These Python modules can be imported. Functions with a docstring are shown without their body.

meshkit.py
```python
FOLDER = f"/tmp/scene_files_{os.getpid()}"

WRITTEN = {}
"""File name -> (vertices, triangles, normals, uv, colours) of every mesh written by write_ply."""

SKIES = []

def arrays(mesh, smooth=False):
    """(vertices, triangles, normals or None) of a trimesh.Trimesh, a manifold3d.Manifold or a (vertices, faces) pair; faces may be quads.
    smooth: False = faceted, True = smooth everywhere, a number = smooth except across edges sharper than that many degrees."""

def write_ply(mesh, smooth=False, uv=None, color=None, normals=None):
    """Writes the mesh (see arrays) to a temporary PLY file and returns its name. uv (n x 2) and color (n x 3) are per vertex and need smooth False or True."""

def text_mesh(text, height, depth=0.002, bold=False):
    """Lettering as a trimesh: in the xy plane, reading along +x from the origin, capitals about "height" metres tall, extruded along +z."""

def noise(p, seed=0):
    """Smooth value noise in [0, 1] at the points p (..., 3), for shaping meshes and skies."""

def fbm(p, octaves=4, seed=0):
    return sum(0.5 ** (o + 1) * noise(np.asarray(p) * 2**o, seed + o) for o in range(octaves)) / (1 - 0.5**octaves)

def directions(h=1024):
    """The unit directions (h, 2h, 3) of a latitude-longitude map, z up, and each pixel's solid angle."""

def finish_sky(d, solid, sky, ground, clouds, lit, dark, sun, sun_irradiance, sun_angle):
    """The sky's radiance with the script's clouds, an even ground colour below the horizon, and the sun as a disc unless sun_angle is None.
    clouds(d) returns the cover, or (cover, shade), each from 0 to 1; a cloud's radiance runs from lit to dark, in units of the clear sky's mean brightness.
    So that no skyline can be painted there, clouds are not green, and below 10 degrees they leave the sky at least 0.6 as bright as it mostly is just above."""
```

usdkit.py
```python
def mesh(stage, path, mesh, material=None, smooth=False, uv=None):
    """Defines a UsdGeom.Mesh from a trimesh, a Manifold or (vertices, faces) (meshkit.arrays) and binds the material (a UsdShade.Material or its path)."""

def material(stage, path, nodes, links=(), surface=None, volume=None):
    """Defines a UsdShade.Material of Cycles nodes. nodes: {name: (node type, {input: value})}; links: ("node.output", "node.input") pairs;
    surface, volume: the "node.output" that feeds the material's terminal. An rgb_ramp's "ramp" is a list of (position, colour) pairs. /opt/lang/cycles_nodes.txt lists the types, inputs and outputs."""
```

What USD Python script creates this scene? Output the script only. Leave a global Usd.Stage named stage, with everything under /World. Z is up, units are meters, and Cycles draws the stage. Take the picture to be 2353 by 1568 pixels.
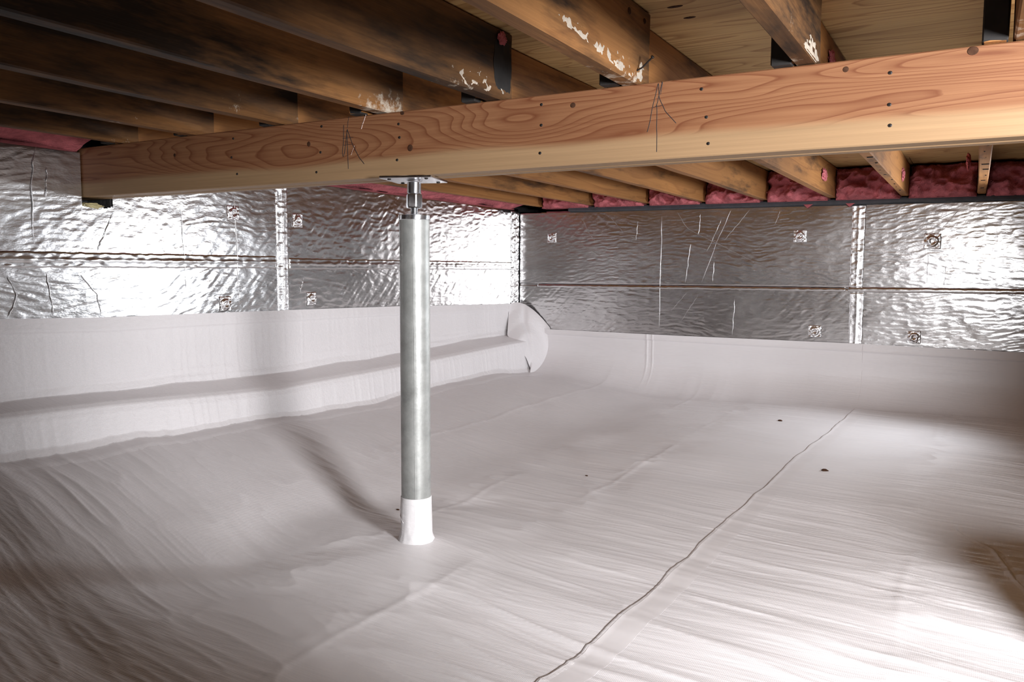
import math
import numpy as np
import trimesh
import usdkit
from meshkit import noise, fbm
from pxr import Usd, UsdGeom, UsdLux, Gf, UsdShade

stage = Usd.Stage.CreateInMemory()
UsdGeom.SetStageUpAxis(stage, UsdGeom.Tokens.z)
UsdGeom.SetStageMetersPerUnit(stage, 1.0)
UsdGeom.Xform.Define(stage, '/World')
ZO = 0.85            # height of the lens above the ground: below, heights are first given from the lens, then lifted by ZO

# ------------------------------------------------------------------ camera, lamps, exposure
cam = UsdGeom.Camera.Define(stage, '/World/camera')
YAW, PITCH, ROLL, FPX = 0.517013, 0.0892607, 0.0041822, 1861.717
_f = np.array([-math.sin(YAW) * math.cos(PITCH), math.cos(YAW) * math.cos(PITCH), -math.sin(PITCH)])
_r0 = np.array([math.cos(YAW), math.sin(YAW), 0.0]); _u0 = np.cross(_r0, _f)
_r = math.cos(ROLL) * _r0 + math.sin(ROLL) * _u0
_u = -math.sin(ROLL) * _r0 + math.cos(ROLL) * _u0
cam.AddTransformOp().Set(Gf.Matrix4d(*_r, 0, *_u, 0, *(-_f), 0, 0, 0, ZO, 1))
cam.CreateHorizontalApertureAttr(36.0)
cam.CreateVerticalApertureAttr(36.0 * 1568 / 2353)
cam.CreateFocalLengthAttr(36.0 * FPX / 2353)
cam.CreateClippingRangeAttr(Gf.Vec2f(0.01, 100))
cam.CreateExposureAttr(0.15)


def lamp(name, pos, target, w, h, power, color, cone=None):
    """A square work lamp: pos and target are heights from the lens; power in watts."""
    if cone:                                   # a round reflector lamp with a soft-edged beam
        L = UsdLux.SphereLight.Define(stage, '/World/' + name); L.CreateRadiusAttr(w / 2)
        sh = UsdLux.ShapingAPI.Apply(L.GetPrim()); sh.CreateShapingConeAngleAttr(cone[0]); sh.CreateShapingConeSoftnessAttr(cone[1])
    else:
        L = UsdLux.RectLight.Define(stage, '/World/' + name); L.CreateWidthAttr(w); L.CreateHeightAttr(h)
    p = Gf.Vec3d(pos[0], pos[1], pos[2] + ZO); t = Gf.Vec3d(target[0], target[1], target[2] + ZO)
    L.AddTransformOp().Set(Gf.Matrix4d().SetLookAt(p, t, Gf.Vec3d(0, 0, 1)).GetInverse())
    L.CreateIntensityAttr(power / (w * h * math.pi * (4 if cone else 1))); L.CreateColorAttr(Gf.Vec3f(*color))
    return L


lamp('work_lamp', (1.25, 0.46, 0.15), (-0.14, 1.90, -0.12), 0.50, 0.50, 640.0, (0.975, 0.97, 0.99), cone=(34, .55))
lamp('rear_work_lamp', (0.75, 4.85, -0.03), (-3.0, 3.3, -0.2), 0.32, 0.32, 180.0, (0.92, 0.965, 1.02), cone=(47, .7))

# ------------------------------------------------------------------ helpers
RNG = np.random.default_rng(7)
_used = {}


def numbered(parent, name):
    k = (parent, name); n = _used.get(k, 0); _used[k] = n + 1
    return name if n == 0 else f'{name}_{n:03d}'


def meta(p, label=None, category=None, group=None, kind=None):
    for k, v in (('label', label), ('category', category), ('group', group), ('kind', kind)):
        if v: p.SetCustomDataByKey(k, v)
    return p


def path_of(parent):
    return '/World' if parent is None else str(parent.GetPath())


def obj(name, mesh, mat, parent=None, smooth=30, **m):
    """ONE Mesh prim under parent (or /World); mesh heights are from the lens."""
    v, f = (mesh.vertices, mesh.faces) if hasattr(mesh, 'vertices') else mesh
    v = np.array(v, float); v[:, 2] += ZO
    pp = path_of(parent)
    g = usdkit.mesh(stage, pp + '/' + numbered(pp, name), (v, np.asarray(f)), mat, smooth)
    return meta(g.GetPrim(), **m)


def thing(name, **m):
    return meta(UsdGeom.Xform.Define(stage, '/World/' + numbered('/World', name)).GetPrim(), **m)


def join(ms):
    vs, fs, n = [], [], 0
    for m in ms:
        v, f = (m.vertices, m.faces) if hasattr(m, 'vertices') else m
        f = np.asarray(f)
        if f.shape[1] == 4: f = np.vstack([f[:, [0, 1, 2]], f[:, [0, 2, 3]]])
        vs.append(np.asarray(v)); fs.append(f + n); n += len(v)
    return np.vstack(vs), np.vstack(fs)


def grid_faces(nu, nv, flip=False, keep=None):
    i, j = np.meshgrid(np.arange(nu - 1), np.arange(nv - 1), indexing='ij')
    if keep is not None: i, j = i[keep], j[keep]
    i, j = i.ravel(), j.ravel()
    q = np.stack([i * nv + j, (i + 1) * nv + j, (i + 1) * nv + j + 1, i * nv + j + 1], -1)
    return q[:, ::-1] if flip else q


def box(x0, x1, y0, y1, z0, z1, b=0.003):
    """A box with chamfered edges."""
    c = []
    for sx in (0, 1):
        for sy in (0, 1):
            for sz in (0, 1):
                p = np.array([(x0, x1)[sx], (y0, y1)[sy], (z0, z1)[sz]]); d = np.array([b, b, b]) * np.array([1 - 2 * sx, 1 - 2 * sy, 1 - 2 * sz])
                for k in range(3):
                    e = d.copy(); e[k] = 0; c.append(p + e)
    return trimesh.convex.convex_hull(np.array(c))


def board(axis, a0, a1, b0, b1, z0, z1, seed, warp=0.002, ch=0.003, step=0.05, ragged=0.0):
    """A sawn board along 'x' or 'y' with eased edges, slight warp and rough ends. a = along, b = across."""
    n = max(2, int((a1 - a0) / step)); s = np.linspace(a0, a1, n)
    nz = 5
    side = lambda p, q: [p + (q - p) * t for t in np.linspace(0, 1, nz)]
    prof = [np.array(p) for p in side(np.array([b0 + ch, z0]), np.array([b1 - ch, z0]))] + [np.array(p) for p in side(np.array([b1, z0 + ch]), np.array([b1, z1 - ch]))] \
        + [np.array(p) for p in side(np.array([b1 - ch, z1]), np.array([b0 + ch, z1]))] + [np.array(p) for p in side(np.array([b0, z1 - ch]), np.array([b0, z0 + ch]))]
    prof = np.array(prof); m = len(prof)
    S = np.repeat(s, m); P = np.tile(prof, (n, 1))
    nz1 = noise(np.stack([S * 2.2, P[:, 0] * 9, P[:, 1] * 9], -1), seed) - .5
    nz2 = noise(np.stack([S * 2.2, P[:, 0] * 9, P[:, 1] * 9], -1), seed + 50) - .5
    B = P[:, 0] + warp * 2 * nz1; Z = P[:, 1] + warp * 2 * nz2
    if ragged:
        e = (noise(np.stack([P[:, 0] * 60, P[:, 1] * 60, S * 0], -1), seed + 9) - .5) * ragged
        S = S + np.where(np.arange(len(S)) < m, e, 0) + np.where(np.arange(len(S)) >= (n - 1) * m, e, 0)
    v = np.stack([S, B, Z] if axis == 'x' else [B, S, Z], -1)
    i, j = np.meshgrid(np.arange(n - 1), np.arange(m), indexing='ij'); i, j = i.ravel(), j.ravel(); k = (j + 1) % m
    q = np.stack([i * m + j, (i + 1) * m + j, (i + 1) * m + k, i * m + k], -1)
    f = [q[:, [0, 1, 2]], q[:, [0, 2, 3]]]
    for row, o in ((0, 1), (n - 1, -1)):
        c = len(v); v = np.vstack([v, v[row * m:(row + 1) * m].mean(0)])
        jj = np.arange(m); t = np.stack([np.full(m, c), row * m + (jj + 1) % m, row * m + jj], -1)
        f.append(t[:, ::-o] if o == 1 else t[:, ::-1])
    f = np.vstack(f)
    tm = trimesh.Trimesh(v, f, process=False)
    if tm.volume < 0: f = f[:, ::-1]
    return v, f


def tube(pts, r, sides=6, cap=True):
    p = np.asarray(pts, float); r = np.broadcast_to(r, (len(p),))
    t = np.gradient(p, axis=0); t /= np.linalg.norm(t, axis=1, keepdims=True) + 1e-12
    a = np.cross(t, np.where(np.abs(t[:, 2:]) < .9, [0, 0, 1.], [1., 0, 0])); a /= np.linalg.norm(a, axis=1, keepdims=True) + 1e-12
    b = np.cross(t, a); g = np.arange(sides) * 2 * np.pi / sides
    v = (p[:, None] + r[:, None, None] * (np.cos(g)[None, :, None] * a[:, None] + np.sin(g)[None, :, None] * b[:, None])).reshape(-1, 3)
    i, j = np.meshgrid(np.arange(len(p) - 1), np.arange(sides), indexing='ij'); i, j = i.ravel(), j.ravel(); k = (j + 1) % sides
    q = np.stack([i * sides + j, i * sides + k, (i + 1) * sides + k, (i + 1) * sides + j], -1)
    f = [q[:, [0, 1, 2]], q[:, [0, 2, 3]]]
    if cap:
        for row, o in ((0, 1), (len(p) - 1, 0)):
            jj = np.arange(1, sides - 1); base = row * sides
            tri = np.stack([np.full(len(jj), base), base + jj + 1, base + jj], -1); f.append(tri if o else tri[:, ::-1])
    return v, np.vstack(f)


def lathe(prof, cx, cy, n=48):
    """prof: (radius, z) from bottom to top, closed at the axis where radius is 0."""
    prof = np.asarray(prof, float); g = np.arange(n) * 2 * np.pi / n
    v = np.stack([cx + prof[:, 0, None] * np.cos(g), cy + prof[:, 0, None] * np.sin(g), np.broadcast_to(prof[:, 1, None], (len(prof), n))], -1).reshape(-1, 3)
    i, j = np.meshgrid(np.arange(len(prof) - 1), np.arange(n), indexing='ij'); i, j = i.ravel(), j.ravel(); k = (j + 1) % n
    q = np.stack([i * n + j, i * n + k, (i + 1) * n + k, (i + 1) * n + j], -1)
    return v, np.vstack([q[:, [0, 1, 2]], q[:, [0, 2, 3]]])


def lump(c, size, seed, amp=.35, freq=2.2, sub=3):
    m = trimesh.creation.icosphere(subdivisions=sub); v = np.array(m.vertices)
    v = v * (1 + amp * 2 * (fbm(v * freq + seed * 7.3, 3, seed) - .5))[:, None]
    return v * np.array(size) + np.array(c), np.array(m.faces)


def sstep(a, b, x):
    t = np.clip((np.asarray(x, float) - a) / (b - a), 0, 1); return t * t * (3 - 2 * t)


# ------------------------------------------------------------------ materials
LK = '/World/Looks/'
UsdGeom.Scope.Define(stage, '/World/Looks')


def plain(name, color, rough=.5, metallic=0.0, noise_scale=0, noise_amt=.15, bump=0, bump_scale=60, spec=.5, coat=0):
    n = {'p': ('principled_bsdf', {'base_color': color, 'roughness': rough, 'metallic': metallic, 'specular_ior_level': spec, 'coat_weight': coat}), 'g': ('geometry', {})}
    l = []
    if noise_scale:
        n['n'] = ('noise_texture', {'scale': noise_scale, 'detail': 5.0, 'roughness': .65})
        lo = tuple(c * (1 - noise_amt) for c in color); hi = tuple(min(1, c * (1 + noise_amt)) for c in color)
        n['r'] = ('rgb_ramp', {'ramp': [(.25, lo), (.75, hi)]})
        l += [('g.position', 'n.vector'), ('n.fac', 'r.fac'), ('r.color', 'p.base_color')]
    if bump:
        n['bn'] = ('noise_texture', {'scale': bump_scale, 'detail': 3.0}); n['b'] = ('bump', {'strength': 1.0, 'distance': bump})
        l += [('g.position', 'bn.vector'), ('bn.fac', 'b.height'), ('b.normal', 'p.normal')]
    return usdkit.material(stage, LK + name, n, l, surface='p.BSDF')


def wood(name, along, light, ring, dark, rings=12, stretch=.55, cross=5.5, stain=(.62, .74), stain_amt=.9, sap=None, dust=None, rough=.62, ring_amt=.8, broad=.25, offset=(0, 0, 0)):
    """Flat-sawn timber along x or y: growth rings as contours of stretched noise; dark stains; optional sapwood below a height; optional white dust."""
    sc = (stretch, cross, cross) if along == 'x' else (cross, stretch, cross)
    fine = (2.0, 90., 160.) if along == 'x' else (90., 2.0, 160.)
    n = {'g': ('geometry', {}), 'p': ('principled_bsdf', {'roughness': rough, 'specular_ior_level': .3}),
         'm': ('mapping', {'scale': sc, 'location': offset}), 'n': ('noise_texture', {'scale': 1.0, 'detail': 2.6, 'roughness': .40, 'distortion': .3}),
         'k': ('math', {'math_type': 'multiply', 'value2': float(rings)}), 'fr': ('math', {'math_type': 'fraction'}),
         'r': ('rgb_ramp', {'ramp': [(0, (0, 0, 0)), (.5, (.06,) * 3), (.80, (.45,) * 3), (.93, (1, 1, 1)), (.98, (.5,) * 3), (1, (0, 0, 0))]}),
         'm2': ('mapping', {'scale': fine}), 'n2': ('noise_texture', {'scale': 1.0, 'detail': 3.0, 'roughness': .6}),
         'r2': ('rgb_ramp', {'ramp': [(.3, (0, 0, 0)), (.75, (1, 1, 1))]}),
         'ra': ('math', {'math_type': 'multiply', 'value2': ring_amt}),
         'c1': ('mix_color', {'a': light, 'b': ring}),
         'f2': ('math', {'math_type': 'multiply', 'value2': .45}), 'c2': ('mix_color', {'b': ring}),
         'bn': ('noise_texture', {'scale': 1.0, 'detail': 3.0}), 'bm': ('mapping', {'scale': (.9, 3., 3.) if along == 'x' else (3., .9, 3.)}),
         'br': ('rgb_ramp', {'ramp': [(.3, tuple([1 - broad] * 3)), (.7, (1 + broad * .4,) * 3)]}), 'c3': ('mix_color', {'blend_type': 'multiply', 'fac': 1.0}),
         'sn': ('noise_texture', {'scale': 1.0, 'detail': 6.0, 'roughness': .62}), 'sm': ('mapping', {'scale': (1.6, 7., 9.) if along == 'x' else (7., 1.6, 9.), 'location': (offset[0] + 3, offset[1], 1)}),
         'sr': ('rgb_ramp', {'ramp': [(stain[0], (0, 0, 0)), (stain[1], (stain_amt,) * 3)]}), 'c4': ('mix_color', {'b': dark}),
         'b': ('bump', {'strength': .5, 'distance': .0012})}
    l = [('g.position', 'm.vector'), ('m.vector', 'n.vector'), ('n.fac', 'k.value1'), ('k.value', 'fr.value1'), ('fr.value', 'r.fac'),
         ('r.color', 'ra.value1'), ('ra.value', 'c1.fac'), ('g.position', 'm2.vector'), ('m2.vector', 'n2.vector'), ('n2.fac', 'r2.fac'), ('r2.color', 'f2.value1'), ('f2.value', 'c2.fac'), ('c1.result', 'c2.a'),
         ('g.position', 'bm.vector'), ('bm.vector', 'bn.vector'), ('bn.fac', 'br.fac'), ('c2.result', 'c3.a'), ('br.color', 'c3.b'),
         ('g.position', 'sm.vector'), ('sm.vector', 'sn.vector'), ('sn.fac', 'sr.fac'), ('sr.color', 'c4.fac'),
         ('n2.fac', 'b.height'), ('b.normal', 'p.normal')]
    last = 'c3.result'
    if sap:
        z, color, soft = sap
        n.update({'sx': ('separate_xyz', {}), 'wn': ('noise_texture', {'scale': 1.0, 'detail': 1.0}), 'wm': ('mapping', {'scale': (1.3, .0, .0)}),
                  'wa': ('math', {'math_type': 'multiply_add', 'value2': .05}), 'mr': ('map_range', {'range_type': 'smoothstep', 'from_min': z + ZO + .025 + soft, 'from_max': z + ZO + .025 - soft, 'to_min': 0., 'to_max': 1., 'clamp': True}),
                  'sc': ('mix_color', {'a': color, 'b': tuple(c * .82 for c in color)}), 'cs': ('mix_color', {})})
        l += [('g.position', 'sx.vector'), ('g.position', 'wm.vector'), ('wm.vector', 'wn.vector'), ('wn.fac', 'wa.value1'), ('sx.z', 'wa.value3'), ('wa.value', 'mr.value'),
              ('r2.color', 'sc.fac'), ('mr.result', 'cs.fac'), (last, 'cs.a'), ('sc.result', 'cs.b')]
        last = 'cs.result'
    l.append((last, 'c4.a')); last = 'c4.result'
    if dust:
        (y0, y1), (z0, z1), color = dust
        n.update({'dx': ('separate_xyz', {}), 'd1': ('map_range', {'range_type': 'smoothstep', 'from_min': y0, 'from_max': y1, 'clamp': True}),
                  'd2': ('map_range', {'range_type': 'smoothstep', 'from_min': z1 + ZO, 'from_max': z0 + ZO, 'clamp': True}),
                  'dn': ('noise_texture', {'scale': 26., 'detail': 7.0, 'roughness': .7}), 'dm': ('math', {'math_type': 'multiply'}), 'dp': ('math', {'math_type': 'multiply_add', 'value2': .36}),
                  'dl': ('noise_texture', {'scale': 4.5, 'detail': 2.0}), 'dlr': ('rgb_ramp', {'ramp': [(.40, (0, 0, 0)), (.66, (1, 1, 1))]}), 'dm2': ('math', {'math_type': 'multiply'}),
                  'dr': ('rgb_ramp', {'ramp': [(.74, (0, 0, 0)), (.90, (.85,) * 3)]}), 'cd': ('mix_color', {'b': color})})
        l += [('g.position', 'dx.vector'), ('dx.y', 'd1.value'), ('dx.z', 'd2.value'), ('d1.result', 'dm.value1'), ('d2.result', 'dm.value2'), ('g.position', 'dn.vector'),
              ('g.position', 'dl.vector'), ('dl.fac', 'dlr.fac'), ('dm.value', 'dm2.value1'), ('dlr.color', 'dm2.value2'), ('dm2.value', 'dp.value1'), ('dn.fac', 'dp.value3'), ('dp.value', 'dr.fac'), ('dr.color', 'cd.fac'), (last, 'cd.a')]
        last = 'cd.result'
    l.append((last, 'p.base_color'))
    return usdkit.material(stage, LK + name, n, l, surface='p.BSDF')


def foil(name, color=(.80, .79, .79), rough=.2, bump=.0006, grime=.12):
    n = {'g': ('geometry', {}), 'p': ('principled_bsdf', {'metallic': 1.0, 'roughness': rough}),
         'm': ('mapping', {'scale': (60., 60., 150.)}), 'n': ('noise_texture', {'scale': 1.0, 'detail': 3.0, 'roughness': .55}), 'b': ('bump', {'strength': 1.0, 'distance': bump}),
         'gn': ('noise_texture', {'scale': 3.5, 'detail': 5.0}), 'r': ('rgb_ramp', {'ramp': [(.3, tuple(c * (1 - grime) for c in color)), (.7, color)]}),
         'rr': ('map_range', {'from_min': .3, 'from_max': .7, 'to_min': rough * 1.25, 'to_max': rough * .85, 'clamp': True})}
    l = [('g.position', 'm.vector'), ('m.vector', 'n.vector'), ('n.fac', 'b.height'), ('b.normal', 'p.normal'), ('g.position', 'gn.vector'), ('gn.fac', 'r.fac'), ('r.color', 'p.base_color'), ('gn.fac', 'rr.value'), ('rr.result', 'p.roughness')]
    return usdkit.material(stage, LK + name, n, l, surface='p.BSDF')


def liner_mat(name, color):
    """White reinforced sheeting: a fine woven scrim under a satin skin."""
    n = {'g': ('geometry', {}), 'p': ('principled_bsdf', {'base_color': color, 'roughness': .42, 'specular_ior_level': .35}),
         's': ('separate_xyz', {}), 'kx': ('math', {'math_type': 'multiply', 'value2': 1700.}), 'ky': ('math', {'math_type': 'multiply', 'value2': 1700.}), 'kz': ('math', {'math_type': 'multiply', 'value2': 1700.}),
         'sx': ('math', {'math_type': 'sine'}), 'sy': ('math', {'math_type': 'sine'}), 'sz': ('math', {'math_type': 'sine'}),
         'a': ('math', {'math_type': 'maximum'}), 'a2': ('math', {'math_type': 'add'}),
         'm': ('mapping', {'scale': (5., 60., 60.)}), 'n': ('noise_texture', {'scale': 1.0, 'detail': 3.0, 'roughness': .5}),
         'nm': ('math', {'math_type': 'multiply_add', 'value2': 6.0}), 'am': ('math', {'math_type': 'multiply', 'value2': .18}),
         'b': ('bump', {'strength': 1.0, 'distance': .00035}),
         'gn': ('noise_texture', {'scale': 2.0, 'detail': 4.0}), 'r': ('rgb_ramp', {'ramp': [(.35, tuple(c * .95 for c in color)), (.65, color)]})}
    l = [('g.position', 's.vector'), ('s.x', 'kx.value1'), ('s.y', 'ky.value1'), ('s.z', 'kz.value1'), ('kx.value', 'sx.value1'), ('ky.value', 'sy.value1'), ('kz.value', 'sz.value1'),
         ('sx.value', 'a.value1'), ('sy.value', 'a.value2'), ('a.value', 'a2.value1'), ('sz.value', 'a2.value2'), ('a2.value', 'am.value1'),
         ('g.position', 'm.vector'), ('m.vector', 'n.vector'), ('n.fac', 'nm.value1'), ('am.value', 'nm.value3'), ('nm.value', 'b.height'), ('b.normal', 'p.normal'),
         ('g.position', 'gn.vector'), ('gn.fac', 'r.fac'), ('r.color', 'p.base_color')]
    return usdkit.material(stage, LK + name, n, l, surface='p.BSDF')


M = {}
M['fir'] = wood('douglas_fir', 'x', (.30, .142, .068), (.13, .034, .013), (.12, .05, .025), rings=46, stretch=.75, cross=5.6, stain=(.74, .84), stain_amt=.5, sap=(.318, (.37, .235, .125), .012), rough=.55, ring_amt=.72, broad=.12)
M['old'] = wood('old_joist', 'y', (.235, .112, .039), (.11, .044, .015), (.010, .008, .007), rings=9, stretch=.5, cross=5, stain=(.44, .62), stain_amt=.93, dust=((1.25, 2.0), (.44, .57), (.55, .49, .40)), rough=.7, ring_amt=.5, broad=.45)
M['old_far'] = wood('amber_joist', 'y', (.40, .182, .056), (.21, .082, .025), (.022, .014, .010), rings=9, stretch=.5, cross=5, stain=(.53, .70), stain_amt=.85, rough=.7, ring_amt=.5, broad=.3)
M['char'] = plain('blackened_wood', (.016, .014, .013), .8, noise_scale=25, noise_amt=.5)
M['ply'] = wood('plywood', 'x', (.62, .41, .175), (.32, .165, .055), (.12, .06, .03), rings=18, stretch=.8, cross=4.5, stain=(.72, .82), stain_amt=.5, rough=.65, ring_amt=.85, broad=.2)
M['foil'] = foil('foil_facing', (.73, .72, .72), rough=.185, bump=.0004)
M['tape'] = foil('foil_tape', (.86, .86, .87), .27, .0009, .05)
M['liner'] = liner_mat('white_liner', (.80, .772, .78))
M['boot'] = liner_mat('white_boot', (.80, .78, .785))
M['seam'] = plain('seam_tape', (.765, .735, .74), .4, noise_scale=8, noise_amt=.04)
M['galv'] = plain('galvanised_pipe', (.40, .41, .395), .46, .45, noise_scale=18, noise_amt=.28, bump=.0006, bump_scale=45)
M['zinc'] = plain('zinc_plate', (.80, .81, .84), .16, 1.0, noise_scale=30, noise_amt=.06)
M['steel'] = plain('bright_steel', (.70, .72, .75), .22, 1.0)
M['iron'] = plain('dark_iron', (.035, .03, .028), .5, .6, noise_scale=90, noise_amt=.4)
M['ink'] = plain('marker_ink', (.025, .017, .016), .7)
M['chalk'] = plain('chalk_mark', (.55, .40, .35), .8)
M['knot'] = plain('knot_wood', (.06, .028, .016), .8, noise_scale=120, noise_amt=.5, spec=.1)
M['pink'] = plain('pink_fibreglass', (.52, .150, .165), .95, noise_scale=16, noise_amt=.4, bump=.006, bump_scale=90, spec=.1)
M['lime'] = plain('lime_bloom', (.38, .33, .27), .9, noise_scale=60, noise_amt=.35)
M['foam'] = plain('yellow_foam', (.55, .48, .26), .8, noise_scale=60, noise_amt=.3, bump=.004)
M['block'] = plain('concrete_block', (.045, .045, .048), .9, noise_scale=14, noise_amt=.4, bump=.004)
M['sill'] = plain('dark_sill_foam', (.055, .06, .07), .45, noise_scale=22, noise_amt=.3)

# ------------------------------------------------------------------ the shapes of the ground
P_J = np.array([(0, -.650), (1.44, -.658), (1.741, -.664), (2.148, -.690), (2.463, -.684), (2.668, -.691), (3.317, -.716), (3.917, -.700), (4.623, -.712), (5.128, -.735), (5.4, -.74)])
P_SEAM = np.array([(-.5, -.80), (.5, -.77), (1.427, -.732), (1.7, -.712), (1.99, -.700), (2.4, -.697), (2.856, -.687), (3.4, -.668), (3.915, -.648), (4.5, -.622), (5.149, -.595), (5.6, -.585)])
FOLDS = np.array([-2.19, -1.575, -1.21, -.12, .45])
PX, PY = -1.4425, 1.952
XL, YW0, KW = -2.95, 5.55, .09           # left wall plane; back wall plane y = YW0 + KW x
XR, YF = 3.2, -2.6                      # how far the place goes on to the right of and behind the lens


def seam_x(y):
    return np.interp(y, P_SEAM[:, 0], P_SEAM[:, 1]) + .008 * (noise(np.stack([y * 6, y * 0, y * 0], -1), 3) - .5)


def floor_z(x, y):
    x, y = np.broadcast_arrays(np.asarray(x, float), np.asarray(y, float)); o = np.zeros_like(x)
    zj = np.interp(y, P_J[:, 0], P_J[:, 1])
    z = -.842 + (zj + .842) * sstep(-1.75, -2.74, x)
    r = np.hypot(x - PX, y - PY)
    z = z + .016 * np.exp(-(r / .13) ** 2) - .012 * np.exp(-((r - .5) / .13) ** 2) * sstep(.3, -.3, x - PX)
    z = z + .034 * (fbm(np.stack([x * 1.1, y * 1.1, o], -1), 2, 5) - .5)
    # factory folds along the sheet and puckers across it, shifted from one fold to the next
    near = np.clip(1.15 - .13 * y, .45, 1)
    cell = np.zeros_like(x)
    for k, fx in enumerate(FOLDS):
        xf = fx + .02 * (noise(np.stack([y * 2.2, o, o + k], -1), 11) - .5)
        cell = cell + sstep(-.12, .12, x - xf) * (.35 + .12 * k)
        z = z + .0013 * np.exp(-((x - xf) / .014) ** 2) * sstep(.35, .7, noise(np.stack([y * 1.3, o + k, o], -1), 12))
    t = y + .17 * x + .10 * (fbm(np.stack([x * 1.4, y * 1.4, cell], -1), 2, 21) - .5)
    n1 = noise(np.stack([x * 1.3, t * 5.5, cell], -1), 22)
    z = z + .026 * (n1 - .5) * near
    n2 = noise(np.stack([x * 2.2, t * 15 , cell * 1.3], -1), 23)
    z = z + .0072 * (1 - np.abs(2 * n2 - 1)) ** 2 * near * (.35 + noise(np.stack([x * 1.5, y * 1.5, o], -1), 24))
    n3 = noise(np.stack([x * 3.5, t * 40, cell], -1), 25)
    z = z + .0022 * (1 - np.abs(2 * n3 - 1)) ** 3 * near
    # on the right the sheet climbs over a pier foot with a puckered rim
    r2 = np.hypot(x - .52, y - 2.02) + .03 * (fbm(np.stack([x * 4, y * 4, o], -1), 2, 33) - .5)
    z = z + .38 * sstep(.36, .12, r2)
    z = z + .012 * sstep(.30, .06, np.hypot(x - .22, (y - 2.6) * .7)) * (noise(np.stack([x * 6, y * 34, o], -1), 34) - .5)
    xr = np.interp(y, [2.2, 2.46, 2.62, 2.79, 2.95, 3.1], [.26, .15, .125, .095, -.01, -.05]) + .025 * (noise(np.stack([y * 11, o, o], -1), 31) - .5)
    z = z + (.006 * np.exp(-((x - xr + .012) / .008) ** 2) - .008 * np.exp(-((x - xr) / .007) ** 2)) * sstep(3.05, 2.75, y) * sstep(2.0, 2.3, y)
    return z


# ------------------------------------------------------------------ setting: floor liner (two lapped sheets that sweep up the back wall)
floor = thing('floor', kind='structure')


def ztop_back(x):
    z = np.interp(x, [-2.95, -2.78, -1.77, -.6, .27, 2], [-.441, -.441, -.454, -.461, -.475, -.49])
    return z + .15 * sstep(-2.70, -2.93, x)


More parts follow.
